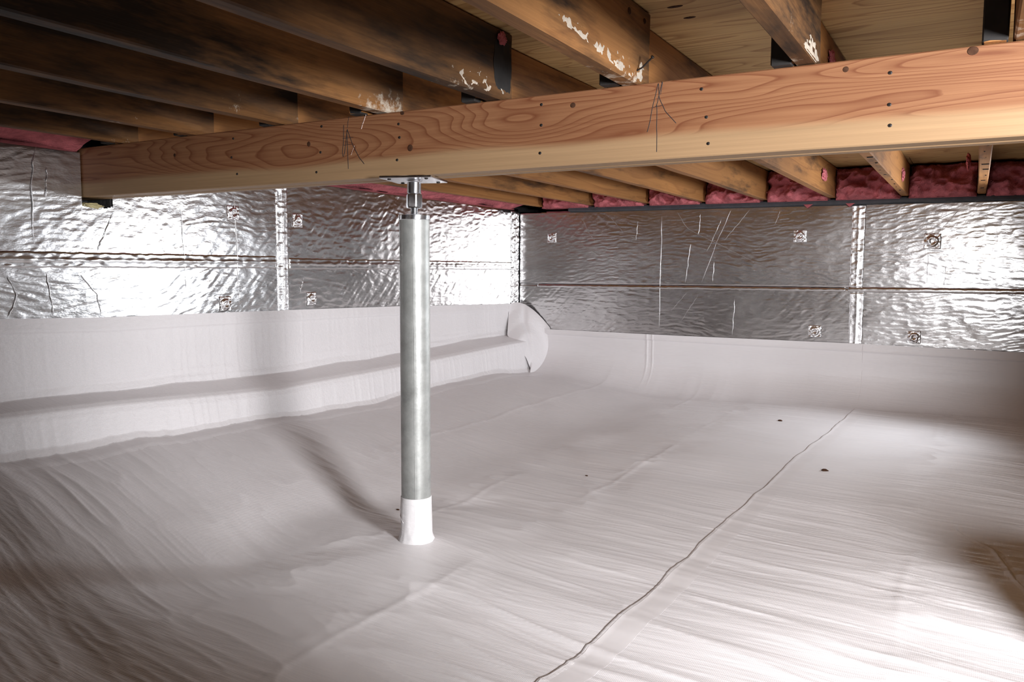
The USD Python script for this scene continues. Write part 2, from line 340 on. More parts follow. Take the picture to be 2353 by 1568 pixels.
def sheet(xs0, xs1, nu, ny, y0, lift, seed):
    """xs0, xs1: left and right edge as functions of y."""
    na, nv = 34, 60
    u = np.linspace(0, 1, nu)
    rows = []
    q = np.linspace(0, 1, ny)
    for s in q:
        rows.append(('f', s))
    for a in np.linspace(0, 1, na + 1)[1:]:
        rows.append(('a', a))
    for a in np.linspace(0, 1, nv + 1)[1:]:
        rows.append(('v', a))
    V = np.zeros((len(rows), nu, 3))
    ry, rz = .27, .20
    ym = 5.3
    for k, (kind, s) in enumerate(rows):
        if kind == 'f':
            yy = y0 + (5.25 - y0) * s
            x = xs0(yy) + (xs1(yy) - xs0(yy)) * u
            yc = YW0 + KW * x - ry - .012
            y = y0 + (yc - y0) * s
            z = floor_z(x, y)
        else:
            x = xs0(5.3) + (xs1(5.3) - xs0(5.3)) * u
            yw = YW0 + KW * x - .012; yc = yw - ry
            zf = floor_z(x, yc); zm = zf + rz
            wob = .006 * (fbm(np.stack([x * 3, x * 0 + k * .05, x * 0], -1), 2, seed) - .5)
            if kind == 'a':
                t = s * math.pi / 2
                y = yc + ry * math.sin(t) + wob * s; z = zf + rz * (1 - math.cos(t))
            else:
                z = zm + (ztop_back(x) - zm) * s
                hem = ztop_back(x) - .034 - .018 * sstep(-2.7, .3, x)
                y = yw + wob + .007 * sstep(.006, -.006, z - hem) * 0 - .006 * sstep(-.004, .006, z - hem) - .004 * np.exp(-((z - hem) / .006) ** 2)
        V[k, :, 0], V[k, :, 1], V[k, :, 2] = x, y, z + (lift if kind == 'f' else 0)
        if kind != 'f': V[k, :, 1] -= lift + (.0035 * np.exp(-((x + 1.965) / .007) ** 2) + .003 * np.exp(-((x + 1.925) / .005) ** 2)) * (s if kind == 'a' else 1)
    return V


seamf = lambda y: float(np.interp(y, P_SEAM[:, 0], P_SEAM[:, 1]))
# left sheet: fine in view
V = sheet(lambda y: -2.74 + .0 * y, lambda y: seamf(y) + .085, 520, 900, .55, 0.0, 41)
obj('liner_sheet', (V.reshape(-1, 3), grid_faces(V.shape[0], V.shape[1], True)), M['liner'], floor, True, label='white liner sheet under the lap seam')
V = sheet(lambda y: seamf(y), lambda y: .62, 330, 800, .55, 0.0019, 42)
# the free edge of the upper sheet: wavy, lifted a little, turned down at the rim
yy = V[:, 0, 1]
wv = .010 * (noise(np.stack([V[:, 0, 1] * 7, V[:, 0, 2] * 7, V[:, 0, 2] * 0], -1), 3) - .5)
ux = np.linspace(0, 1, V.shape[1])
V[:, :, 0] += wv[:, None] * np.clip(1 - ux * 12, 0, 1)
bulge = np.exp(-((V[:, :, 0] - V[:, :1, 0] - .012) / .012) ** 2) * .0012
V[:900 if False else 800, :, 2] += bulge[:800]
V[:, 0, 2] -= .0027 * (np.arange(V.shape[0]) < 800); V[:, 0, 1] += .004 * (np.arange(V.shape[0]) >= 800)
obj('liner_sheet', (V.reshape(-1, 3), grid_faces(V.shape[0], V.shape[1], True)), M['liner'], floor, True, label='white liner sheet lapped on top along the seam')
# tape band bedded beside the lap seam
ty = np.linspace(.6, 5.0, 420)
x0 = np.interp(ty, P_SEAM[:, 0], P_SEAM[:, 1])
V = np.zeros((len(ty), 9, 3))
for j, d in enumerate(np.linspace(.012, .082, 9)):
    V[:, j, 0] = x0 + d; V[:, j, 1] = ty; V[:, j, 2] = floor_z(x0 + d, ty) + .0019 + (.0008 if 0 < j < 8 else .0006)
V[:, 0, 2] += bulge[:1].mean() * 0 + .0012
obj('seam_tape', (V.reshape(-1, 3), grid_faces(V.shape[0], 9, True)), M['seam'], floor, True, label='pale tape band along the lap seam')
# the rest of the liner, behind the lens and to the right
gx = np.linspace(-2.9, XR, 90); gy = np.linspace(YF, .56, 46)
X, Y = np.meshgrid(gx, gy, indexing='ij')
V1 = np.stack([X, Y, floor_z(X, Y) - .001], -1)
gx = np.linspace(.60, XR, 90); gy = np.linspace(.54, 5.85, 140)
X, Y = np.meshgrid(gx, gy, indexing='ij')
V2 = np.stack([X, Y, floor_z(X, Y) + .001], -1)
obj('liner_sheet', join([(V1.reshape(-1, 3), grid_faces(*V1.shape[:2])), (V2.reshape(-1, 3), grid_faces(*V2.shape[:2]))]), M['liner'], floor, True)
obj('ground', box(XL - .05, XR + .05, YF - .05, 5.9, -1.15, -1.05, .005), M['block'], floor, label='dark soil under the liner')

# ------------------------------------------------------------------ setting: foil-faced walls
FO = dict(small=.0011, mid=.0022)


def foil_disp(u, v, seed, gain=1.0):
    """Depth of a foil face's puckers: u along the wall, v upwards."""
    o = np.zeros_like(u)
    d = .004 * (fbm(np.stack([u * 2.2, v * 3.5, o], -1), 2, seed) - .5)
    ang = noise(np.stack([u * 1.6, v * 2.0, o], -1), seed + 1) - .5            # the puckers veer from place to place
    w = v + .16 * ang + .05 * (fbm(np.stack([u * 4, v * 4, o], -1), 2, seed + 2) - .5)
    dg = noise(np.stack([u * 1.1, v * 1.6, o], -1), seed + 7)                  # some stretches are combed on the slant
    n1 = noise(np.stack([u * 13, w * 62, o], -1), seed + 3)
    n2 = noise(np.stack([u * 30, w * 105, o + 3], -1), seed + 4)
    n4 = noise(np.stack([(u + v) * 9, (v - u) * 48, o + 9], -1), seed + 8)
    d = d + gain * .0010 * n4 * sstep(.5, .7, dg)
    d = d + gain * (.0009 * (1 - np.abs(2 * n1 - 1)) ** 1.5 + .0008 * n2)
    return d


def wall_panel(parent, u0, u1, v0, v1, to3, seed, label=None, res=.0045, gain=1.0, cut=None):
    nu, nv = max(3, int((u1 - u0) / res)), max(3, int((v1 - v0) / res))
    u = np.linspace(u0, u1, nu); v = np.linspace(v0, v1, nv)
    U, Vv = np.meshgrid(u, v, indexing='ij')
    edge = np.minimum(np.minimum(U - u0, u1 - U), np.minimum(Vv - v0, v1 - Vv))
    d = foil_disp(U, Vv, seed, gain) * sstep(-.002, .02, edge) - .010 * (1 - sstep(0, .010, edge))
    keep = None
    if cut is not None:
        uc = (U[:-1, :-1] + U[1:, 1:]) / 2; vc = (Vv[:-1, :-1] + Vv[1:, 1:]) / 2
        keep = ~cut(uc, vc)
    return obj('foil_panel', (to3(U, Vv, d).reshape(-1, 3), grid_faces(nu, nv, to3.flip, keep)), M['foil'], parent, True, label=label)


def left3(u, v, d): return np.stack([XL + d + 0 * u, u, v], -1)
left3.flip = False


def back3(u, v, d): return np.stack([u, YW0 + KW * u - d, v], -1)
back3.flip = False

wall_left = thing('wall_left', kind='structure')
ZT = .44
notch = lambda u, v: (u > 1.889) & (u < 2.016) & (v > .232 + .010 * (noise(np.stack([u * 60, u * 0, u * 0], -1), 8) - .5) + .004 * np.sin((u - 1.9) * 60))
wall_panel(wall_left, .6, 2.905, .02, ZT, left3, 101, 'crinkled foil board with the notch for the beam end', gain=.75, cut=notch)
wall_panel(wall_left, 2.905, 5.285, .015, ZT - .004, left3, 102, gain=1.15)
wall_panel(wall_left, .6, 2.905, -.42, .02, left3, 103, gain=.9)
wall_panel(wall_left, 2.905, 5.285, -.42, .015, left3, 104, gain=1.2)
obj('foil_panel', (lambda V: (V.reshape(-1, 3), grid_faces(*V.shape[:2])))(left3(*[a for a in np.meshgrid(np.linspace(YF, .6, 60), np.linspace(-.9, ZT, 60), indexing='ij')], 0)), M['foil'], wall_left, True)
obj('concrete_block', box(XL - .40, XL - .16, YF, 5.9, -1.1, .62), M['block'], wall_left)
# jambs of the notch: cut foam board edges
obj('board_edge', box(XL - .16, XL - .014, 2.016, 2.06, .1, ZT - .01, .002), M['block'], wall_left)
obj('board_edge', box(XL - .16, XL - .014, 1.85, 1.887, .1, ZT - .01, .002), M['block'], wall_left)
obj('board_edge', box(XL - .16, XL - .014, 1.85, 2.06, .1, .222, .002), M['block'], wall_left)
v, f = lump((XL - .012, 1.935, .233), (.020, .048, .011), 5, .5, 3)
obj('foam_scrap', (v, f), M['foam'], wall_left, True, label='torn scrap of yellow foam in the notch')


def strip(parent, name, u0, u1, v0, v1, to3, seed, mat, off=.004, amp=.002, nu=None, label=None, along='v'):
    """A creased strip of tape stuck on a wall."""
    n = max(6, int((u1 - u0) / .005)); m = max(6, int((v1 - v0) / .005))
    U, Vv = np.meshgrid(np.linspace(u0, u1, n), np.linspace(v0, v1, m), indexing='ij')
    jag = .0035 * (noise(np.stack([U * 40, Vv * 40, U * 0], -1), seed) - .5)
    fx = (38, 75) if along == 'u' else (38, 80)
    d = off + amp * (2 * noise(np.stack([U * fx[0], Vv * fx[1], U * 0 + seed], -1), seed) - .6)
    d = d + .0025 * np.exp(-(((U - (u0 + u1) / 2) if along == 'v' else (Vv - (v0 + v1) / 2)) / .006) ** 2)
    d[[0, -1], :] -= off + .004; d[:, [0, -1]] -= off + .004
    P = to3(U + (jag if along == 'v' else 0), Vv + (jag if along == 'u' else 0), d)
    return obj(name, (P.reshape(-1, 3), grid_faces(n, m, to3.flip)), mat, parent, True, label=label)


strip(wall_left, 'foil_tape', 2.868, 2.948, -.40, .43, left3, 61, M['tape'], label='wrinkled upright foil tape over the board joint')
strip(wall_left, 'foil_tape', 1.1, 2.87, -.008, .058, left3, 62, M['foil'], off=.003, amp=.0012, along='u', label='long foil tape over the level joint')
strip(wall_left, 'foil_tape', 2.95, 5.17, -.012, .050, left3, 63, M['foil'], off=.003, amp=.001, along='u')
strip(wall_left, 'foil_tape', 5.16, 5.285, -.42, .42, left3, 64, M['tape'], amp=.003, label='crumpled foil tape in the corner')


def creases(parent, lines, to3, r=.0016):
    for k, ln in enumerate(lines):
        ln = np.array(ln, float); s = np.linspace(0, 1, 26)
        tt = np.linspace(0, 1, len(ln)); u = np.interp(s, tt, ln[:, 0]); v = np.interp(s, tt, ln[:, 1])
        wob = .006 * (noise(np.stack([s * 9, s * 0 + k, s * 0], -1), 70) - .5); u = u + wob
        rr = r * (.5 + noise(np.stack([s * 8, s * 0 + k, s * 0], -1), 71)) * np.minimum(1, 8 * np.minimum(s, 1 - s) + .15)
        obj('crease', tube(to3(u, v, np.full_like(u, .0030)), rr, 5), M['tape'], parent, True)


creases(wall_left, [[(1.722, .43), (1.70, .30), (1.70, .08)], [(1.76, .36), (1.752, .25)], [(2.02, .22), (1.96, .10), (1.945, .06)], [(1.60, -.03), (1.63, -.10), (1.60, -.18)], [(1.74, -.02), (1.76, -.18)], [(1.87, -.03), (1.93, -.10), (1.95, -.185)],
                    [(2.62, .33), (2.63, -.17)], [(2.33, .26), (2.345, -.12)], [(3.05, -.05), (3.02, -.13)]], left3)


def patch(parent, u, v, to3, s, seed, name='tape_patch'):
    U, Vv = np.meshgrid(np.linspace(-1, 1, 21), np.linspace(-1, 1, 21), indexing='ij')
    jag = 1 + .12 * (noise(np.stack([U * 3, Vv * 3, U * 0], -1), seed) - .5)
    d = .004 + .006 * (noise(np.stack([U * 4, Vv * 5, U * 0], -1), seed + 1) - .4) + .008 * np.exp(-((np.hypot(U, Vv) - .45) / .16) ** 2)
    d[[0, -1], :] = -.006; d[:, [0, -1]] = -.006
    return obj(name, (to3(u + U * jag * s, v + Vv * jag * s, d).reshape(-1, 3), grid_faces(21, 21, to3.flip)), M['tape'], parent, True)


for k, (u, v, s) in enumerate([(2.61, .246, .036), (3.015, .234, .036), (3.103, -.159, .036), (2.552, -.165, .036)]): patch(wall_left, u, v, left3, s, 200 + 3 * k)

wall_back = thing('wall_back', kind='structure')
wall_panel(wall_back, -2.95, -.64, -.115, .415, back3, 111, gain=.75)
wall_panel(wall_back, -.64, .75, -.12, .415, back3, 112, gain=.95)
wall_panel(wall_back, -2.95, -.64, -.62, -.115, back3, 113, gain=.85)
wall_panel(wall_back, -.64, .75, -.62, -.12, back3, 114, gain=1.1)
obj('foil_panel', (lambda V: (V.reshape(-1, 3), grid_faces(*V.shape[:2])))(back3(*np.meshgrid(np.linspace(.75, XR, 40), np.linspace(-.95, .415, 60), indexing='ij'), 0)), M['foil'], wall_back, True)
strip(wall_back, 'foil_tape', -.683, -.600, -.112, .405, back3, 65, M['tape'], label='bright upright foil tape over the board joint')
strip(wall_back, 'foil_tape', -.677, -.590, -.47, -.14, back3, 66, M['tape'], amp=.0012)
strip(wall_back, 'foil_tape', -.69, .75, -.142, -.105, back3, 67, M['foil'], off=.006, amp=.0008, along='u')
strip(wall_back, 'foil_tape', -2.8, -.70, -.138, -.112, back3, 68, M['foil'], off=.002, amp=.001, along='u')
for k, (u, v, s) in enumerate([(-2.688, .223, .036), (-.983, .214, .042), (-.875, -.394, .042), (-.305, -.409, .04), (-.23, .174, .05)]): patch(wall_back, u, v, back3, s, 230 + 3 * k)
creases(wall_back, [[(-1.78, .39), (-1.70, .27), (-1.48, .16), (-1.0, -.08)], [(-1.42, .39), (-1.50, .20), (-1.60, -.09)], [(-1.30, .39), (-1.46, .19)], [(-1.62, .37), (-1.63, .23)], [(-1.48, .33), (-1.57, .12)], [(-1.68, .17), (-1.71, -.09)], [(-1.52, .05), (-1.53, -.08)],
                    [(-1.11, .38), (-1.14, .29)], [(-1.62, -.17), (-1.73, -.35)], [(-1.70, -.16), (-1.80, -.28)], [(-1.38, -.20), (-1.39, -.44)], [(-.10, .36), (-.21, .21)], [(-.25, .10), (-.25, -.08)], [(-.15, .03), (-.155, -.09)],
                    [(-2.45, .35), (-2.42, .28), (-2.36, .2)], [(-2.24, .36), (-2.15, .25)], [(-1.88, .36), (-1.885, -.40)], [(-2.5, .20), (-2.3, .08), (-2.1, .05)], [(-2.05, .33), (-2.06, .2)], [(-.55, .12), (-.1, .36)]], back3, .0013)
# the back wall's dark sill strip, proud of the foil
V = []
sx = np.linspace(-2.55, XR, 110)
prof = [(-.03, .408), (.026, .408), (.031, .413), (.031, .434), (.026, .440), (-.03, .440)]
for a, b in prof:
    V.append(np.stack([sx, YW0 + KW * sx - a + .003 * (noise(np.stack([sx * 6, sx * 0, sx * 0], -1), 90) - .5), b + .005 * (noise(np.stack([sx * 5, sx * 0, sx * 0 + .3], -1), 91) - .5)], -1))
V = np.array(V)
obj('trim_1', (V.reshape(-1, 3), grid_faces(*V.shape[:2], True)), M['sill'], None, 40, kind='structure')

# the sides of the place that the lens does not see, which the foil mirrors
wall_right = thing('wall_right', kind='structure')
obj('foil_panel', box(XR, XR + .05, YF, 5.9, -.30, .62), M['foil'], wall_right)
obj('liner_skirt', box(XR - .01, XR + .05, YF, 5.9, -1.0, -.28, .004), M['liner'], wall_right)
wall_front = thing('wall_front', kind='structure')
obj('foil_panel', box(XL, XR, YF - .05, YF, -.30, .62), M['foil'], wall_front)
obj('liner_skirt', box(XL, XR, YF - .05, YF + .01, -1.0, -.28, .004), M['liner'], wall_front)

# ------------------------------------------------------------------ liner skirt on the left wall, over the footing ledge
TOP = np.array([(0, -.150), (1.566, -.182), (1.92, -.195), (2.896, -.208), (3.826, -.224), (5.257, -.260), (5.4, -.262)])
UP = np.array([(0, -.45), (1.543, -.471), (1.862, -.483), (2.293, -.497), (2.844, -.513), (3.729, -.501), (4.684, -.477), (5.102, -.482), (5.4, -.484)])
LOW = np.array([(0, -.48), (1.464, -.498), (1.852, -.511), (2.399, -.543), (2.701, -.558), (3.543, -.549), (4.452, -.530), (4.88, -.521), (5.4, -.515)])
ys = np.linspace(.55, 5.29, 900); o = ys * 0
zt = np.interp(ys, TOP[:, 0], TOP[:, 1]); zu = np.interp(ys, UP[:, 0], UP[:, 1]) + .014 * (fbm(np.stack([ys * 4, o, o], -1), 3, 81) - .5)
zl = np.interp(ys, LOW[:, 0], LOW[:, 1]); zj = floor_z(np.full_like(ys, -2.735), ys)
jx = .030 * (fbm(np.stack([ys * 3, o, o], -1), 3, 82) - .5)
hem = zt - .052 + .006 * (noise(np.stack([ys * 3, o, o], -1), 83) - .5)
seg = []          # (x, z, n points to next)
key = [(-2.938 + o, zt, 5), (-2.931 + o, hem + .004, 3), (-2.936 + o, hem - .006, 26), (-2.928 + o, zu + .035, 8), (-2.918 + o, zu, 12), (-2.80 + o, zl + .010, 4), (-2.778 + o, zl - .004, 4), (-2.770 + o, zl - .030, 22), (-2.758 + .4 * jx, zj + .03, 6), (-2.740 + jx, zj + .006, 6), (-2.66 + 1.5 * jx, floor_z(-2.66 + 1.5 * jx, ys) + .004, 5), (-2.60 + 1.5 * jx, floor_z(-2.60 + 1.5 * jx, ys) - .004, 0)]
cols = []
for (xa, za, n), (xb, zb_, _) in zip(key[:-1], key[1:]):
    for t in np.linspace(0, 1, n, endpoint=False): cols.append((xa + (xb - xa) * t, za + (zb_ - za) * t))
cols.append(key[-1][:2])
XS = np.array([c[0] for c in cols]).T; ZS = np.array([c[1] for c in cols]).T
YS = np.repeat(ys[:, None], XS.shape[1], 1)
puck = .0035 * (1 - np.abs(2 * noise(np.stack([YS * 26, ZS * 3, YS * 0], -1), 84) - 1)) ** 3 * noise(np.stack([YS * 2.1, ZS * 5, YS * 0], -1), 85)   # upright puckers
level = .004 * (1 - np.abs(2 * noise(np.stack([YS * 2.5, ZS * 40, YS * 0], -1), 86) - 1)) ** 2 * np.exp(-((ZS - zu[:, None] - .04) / .04) ** 2)
XS = XS + puck + level + .012 * (fbm(np.stack([YS * 1.7, ZS * 4, YS * 0], -1), 2, 87) - .5) * sstep(0, .1, zt[:, None] - ZS) * (ZS > zj[:, None] + .03)
obj('liner_skirt', (np.stack([XS, YS, ZS], -1).reshape(-1, 3), grid_faces(*XS.shape)), M['liner'], wall_left, True, label='white liner hung on the foil and draped over the footing ledge')
# gathered corner fold where the two skirts meet
T, S = np.meshgrid(np.linspace(0, 1, 40), np.linspace(0, 1, 40), indexing='ij')        # T across, S from the top down
tk = [0, .18, .48, .62, .80, 1]
Le = np.stack([np.interp(S, tk, [-2.938, -2.930, -2.895, -2.800, -2.752, -2.735]), np.interp(S, tk, [5.13, 5.10, 5.02, 5.00, 5.05, 5.10]), np.interp(S, tk, [-.258, -.34, -.478, -.535, -.640, -.745])], -1)   # left edge, over the skirt and the ledge
zr = -.434 - .330 * S; xr_ = -2.690 - .020 * S                                             # right edge, on the back skirt's cove
zf_ = floor_z(xr_, 5.02 + 0 * xr_); kq = np.clip((zr - zf_) / .20, 0, 1)
Re = np.stack([xr_, YW0 + KW * xr_ - .010 - .27 * (1 - np.sqrt(1 - (1 - kq) ** 2)), zr], -1)
Me = np.array([-2.852, 5.248, -.274]) * (1 - S)[..., None] + ((Le + Re) / 2) * S[..., None]
Vc = ((1 - T) ** 2)[..., None] * Le + (2 * T * (1 - T))[..., None] * (2 * Me - (Le + Re) / 2) + (T ** 2)[..., None] * Re
crease_ = np.exp(-((T - .40) / .07) ** 2) * np.sin(np.pi * np.clip(S * 1.15, 0, 1))
Vc = Vc + (np.sin(np.pi * T) * np.sin(np.pi * S) * .030)[..., None] * np.array([.6, -.75, 0]) - (crease_ * .022)[..., None] * np.array([.6, -.75, 0])
obj('liner_fold', (Vc.reshape(-1, 3), grid_faces(40, 40)), M['liner'], wall_left, True, label='gathered fold of white liner in the room corner')

# ------------------------------------------------------------------ ceiling: plywood subfloor
ceiling = thing('ceiling', kind='structure')
ZS_ = .632
for r, (ya, yb) in enumerate([(-3.40 + 1.22 * k, -2.183 + 1.22 * k) for k in range(8)]):
    xa = -3.4 + (.61 if r % 2 else -.6)
    while xa < XR:
        xb = min(xa + 2.437, XR + .1)
        obj('plywood_sheet', board('x', max(xa, -3.4), xb, ya, yb, ZS_ + .0015 * (r % 2), ZS_ + .019, 300 + r, .0004, .001, .3), M['ply'], ceiling, 30)
        xa += 2.44
for (x, y, dx, dy, L) in [(-.60, 1.60, .01, .006, .03), (-.585, 1.60, -.016, .004, .016), (-.61, 1.62, .018, .0, .012), (-.125, 1.74, .002, .0, .032), (-.10, 1.90, .004, .003, .026), (-.024, 1.88, .0, .0, .022)]:
    obj('nail', tube([(x, y, ZS_ + .002), (x + dx * .5, y + dy * .5, ZS_ - L * .5), (x + dx, y + dy, ZS_ - L)], [.0017, .0017, .0009], 6), M['iron'], ceiling, True)
for (x, y, a, b) in [(-.21, 2.02, .022, .006), (-.66, 1.95, .02, .008), (-.655, 2.05, .016, .008), (-.62, 4.3, .03, .008), (-.30, 4.6, .03, .008), (-.63, 4.8, .035, .007)]:
    m = trimesh.creation.icosphere(subdivisions=2); obj('knot', (np.array(m.vertices) * (a, b, .0015) + (x, y, ZS_), m.faces), M['knot'], ceiling, True)

# ------------------------------------------------------------------ joists
ZJ, ZJT = .4475, .631
YB0, YB1, ZB = 1.895, 2.010, .263
NEAR = [(-2.745, 'leftmost near joist beside the left wall'), (-2.352, 'second near joist from the left wall'), (-1.950, 'third near joist from the left wall'), (-1.544, 'near joist above the post with a pale dusted end'),
        (-1.163, 'near joist with a blackened end and pink tuft'), (-.774, 'near joist with the long white streak and bent nail'), (-.367, 'near joist with a chipped pale corner right of the streaked one'), (.044, 'near joist at the right edge of the photo')]
ENDS = [1.96, 1.97, 1.96, 1.975, 1.958, 1.968, 1.950, 1.96]


def disc(x, y, z, a, b, axis='y', t=.0012):
    m = trimesh.creation.icosphere(subdivisions=2); s = (a, t, b) if axis == 'y' else (t, a, b)
    return np.array(m.vertices) * s + np.array((x, y, z)), np.array(m.faces)


def face_patch(x, y0, y1, za, zb, seed, jag, gaps=0.0):
    """A thin ragged crust on a joist's right side, from y0 to y1 between heights za and zb (numbers or functions of 0..1)."""
    n, m = max(40, int((y1 - y0) / .0025)), 14
    t = np.linspace(0, 1, n); o = t * 0; y = y0 + (y1 - y0) * t
    a = (za(t) if callable(za) else za + o); b = (zb(t) if callable(zb) else zb + o)
    env = np.minimum(1, np.minimum(t, 1 - t) * 9)
    a = a + jag * .5 * (fbm(np.stack([y * 40, o, o], -1), 3, seed) - .3) * (a > .46); b = b + jag * 2 * (fbm(np.stack([y * 34, o, o + 5], -1), 4, seed) - .55)
    mid = (a + b) / 2; a = mid + (a - mid) * env; b = np.maximum(mid + (b - mid) * env, a + .0008)
    S = np.linspace(0, 1, m)
    Y = np.repeat(y[:, None], m, 1); Z = a[:, None] + (b - a)[:, None] * S
    Y = Y + jag * .35 * (fbm(np.stack([Z * 60, o[:, None] + 0 * Z, 0 * Z], -1), 3, seed + 2) - .5)
    X = x + .0009 * fbm(np.stack([Y * 90, Z * 90, 0 * Z], -1), 2, seed + 1) - .0016 * (1 - np.minimum(1, 8 * np.minimum(S, 1 - S)))[None, :]
    if gaps: X = X - .0035 * sstep(1 - gaps - .12, 1 - gaps, fbm(np.stack([Y * 55, Z * 75, 0 * Z], -1), 3, seed + 3) * 1.25 - .1)
    return np.stack([X, Y, Z], -1).reshape(-1, 3), grid_faces(n, m)


for k, ((x, lab), ye) in enumerate(zip(NEAR, ENDS)):
    jt = thing('floor_joist', label='old brown ' + lab, category='joist', group=None)
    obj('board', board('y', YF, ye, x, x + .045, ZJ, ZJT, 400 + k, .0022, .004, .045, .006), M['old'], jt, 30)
    if k == 5:
        for (yy_, zz, a, b) in [(1.40, .575, .012, .008), (1.52, .560, .013, .011), (1.83, .600, .010, .008), (1.93, .603, .008, .006)]: obj('knot', disc(x + .0455, yy_, zz, a, b, 'x'), M['knot'], jt, True)
        obj('nail', join([tube([(x + .035, 1.885, .472), (x + .060, 1.880, .480), (x + .088, 1.872, .499)], [.002, .002, .002], 6), tube([(x + .087, 1.8725, .4985), (x + .0895, 1.8715, .5005)], [.0042, .0042], 8)]), M['iron'], jt, True, label='bent rusty nail')
    if k == 4:
        obj('char_patch', face_patch(x + .0452, 1.862, 1.957, .452, .622, 21, .030), M['char'], jt, 30, label='blackened patch at the joist end')
        obj('lime_bloom', face_patch(x + .0456, 1.70, 1.93, .452, .492, 22, .030, .45), M['lime'], jt, 30, label='pale dusty bloom along the lower edge')
    if k == 5:
        obj('lime_streak', face_patch(x + .0456, 1.46, 1.80, lambda t: .482 - .030 * t, lambda t: .498 - .016 * t, 23, .022, .30), M['lime'], jt, 30, label='long white streak on the joist side')
        obj('lime_bloom', face_patch(x + .0456, 1.74, 1.935, .451, lambda t: .470 + .035 * t, 24, .034, .40), M['lime'], jt, 30, label='pale bloom at the joist end')
    if k == 6:
        obj('chipped_corner', face_patch(x + .0456, 1.75, 1.93, .450, lambda t: .462 + .030 * np.sin(np.pi * t), 25, .020, .2), M['lime'], jt, 30, label='pale splintered lower corner')
        obj('knot', disc(x + .0455, 1.88, .595, .012, .016, 'x'), M['knot'], jt, True)
    # lapped joist that carries on beyond the beam
FARX = [-2.745, -2.352, -1.950, -1.570, -1.183, -.774, -.367, .037]
FAR_LAB = ['amber far joist above the pink strip along the left wall', 'amber far joist second from the left wall', 'amber far joist third from the left wall, ending by the room corner', 'amber far joist behind the beam just right of the post plate', 'amber far joist fifth from the left wall', 'amber far joist sixth from the left wall with dark top shadow',
           'pale far joist with mouldy marks, next left of the end-on one', 'pale far joist seen nearly end on at the right']
for k, x in enumerate(FARX):
    jt = thing('floor_joist', label=FAR_LAB[k], category='joist')
    ya = 1.876 + .006 * ((k * 37) % 5 - 2) / 2
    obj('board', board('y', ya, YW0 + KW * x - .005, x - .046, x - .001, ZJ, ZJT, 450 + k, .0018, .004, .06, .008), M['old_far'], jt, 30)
    obj('end_rot', box(x - .0465, x - .0012, ya - .003, ya + .03, ZJ - .0008, ZJT - .002, .003), M['char'], jt, 30, label='blackened rotten end')
    if k >= 6:
        for j in range(9):
            yy_ = 3.3 + j * .22 + .1 * RNG.random()
            obj('nail_stub', box(x - .046 + .012 + .02 * RNG.random(), x - .046 + .016 + .022 * RNG.random() + .006, yy_, yy_ + .006, ZJ - .003, ZJ + .004, .001), M['iron'], jt, False)

# ------------------------------------------------------------------ the new beam: three plies
beam = thing('support_beam', label='new reddish fir beam of three plies running across the whole picture', category='beam')
for k in range(3):
    y0 = YB0 + k * .0383
    obj('ply_board', board('x', -3.10, XR - .01, y0, y0 + .0377, ZB + (.0, .002, .0005)[k], ZJ - .0015, 500 + k, .0006, .0028, .12), M['fir'], beam, 30)
yf = YB0 - .0004
for (x, z) in [(-.573, .418), (-.560, .353), (-.554, .292), (-.173, .410), (-.172, .345), (-.169, .302), (-.993, .422), (-.993, .370), (-.996, .299), (-1.454, .411), (-1.451, .373), (-1.460, .310), (-1.746, .428), (-1.752, .351), (-1.77, .292), (-2.116, .305), (-2.13, .42), (-2.14, .36)]:
    obj('screw', join([disc(x, yf, z, .0042, .0038, 'y', .0010), disc(x + .001, yf - .001, z - .0005, .0018, .0018, 'y', .0012)]), M['iron'], beam, True)
for (x, z, a, b) in [(-.903, .412, .0075, .0065), (-1.413, .341, .009, .0095), (-1.799, .379, .0065, .008), (-.024, .436, .010, .0085), (-.26, .427, .006, .006), (-1.44, .4405, .007, .0055), (-2.42, .385, .006, .006)]:
    obj('knot', disc(x, yf, z, a, b, 'y', .0009), M['knot'], beam, True)


def mark(pts, r=.0011, mat='ink', label=None):
    p = np.array(pts, float); s = np.linspace(0, 1, 18); t = np.linspace(0, 1, len(p))
    x = np.interp(s, t, p[:, 0]); z = np.interp(s, t, p[:, 1]); w = .0012 * (noise(np.stack([s * 7, p[0, 0] * 40 + s * 0, s * 0], -1), 5) - .5)
    v, f = tube(np.stack([x + w, np.full_like(x, YB0), z], -1), r, 6); v[:, 1] = YB0 + (v[:, 1] - YB0) * .5
    obj('pen_mark', (v, f), M[mat], beam, True, label=label)


# the two hand-drawn letters A on the front ply
mark([(-.679, .441), (-.690, .395), (-.700, .345), (-.704, .330)], label='stroke of a hand-drawn letter A'); mark([(-.669, .445), (-.679, .40), (-.683, .388)]); mark([(-.678, .442), (-.676, .41), (-.660, .375), (-.632, .345)]); mark([(-.681, .392), (-.680, .33), (-.679, .281)]); mark([(-.690, .387), (-.668, .390)], .0008); mark([(-.668, .444), (-.672, .415)], .0008)
mark([(-1.638, .449), (-1.645, .415)], .0008); mark([(-1.659, .425), (-1.660, .38), (-1.665, .345), (-1.662, .330), (-1.656, .345), (-1.648, .395), (-1.645, .412)]); mark([(-1.647, .408), (-1.645, .36), (-1.643, .295)]); mark([(-1.645, .41), (-1.625, .365), (-1.600, .325), (-1.582, .306)]); mark([(-1.663, .386), (-1.622, .386)], .0008); mark([(-1.662, .366), (-1.628, .366)], .0006)
mark([(-1.574, .448), (-1.583, .428), (-1.592, .408)], .0018, 'chalk', 'pale chalk stroke'); mark([(-1.618, .362), (-1.632, .335)], .0010, 'chalk')

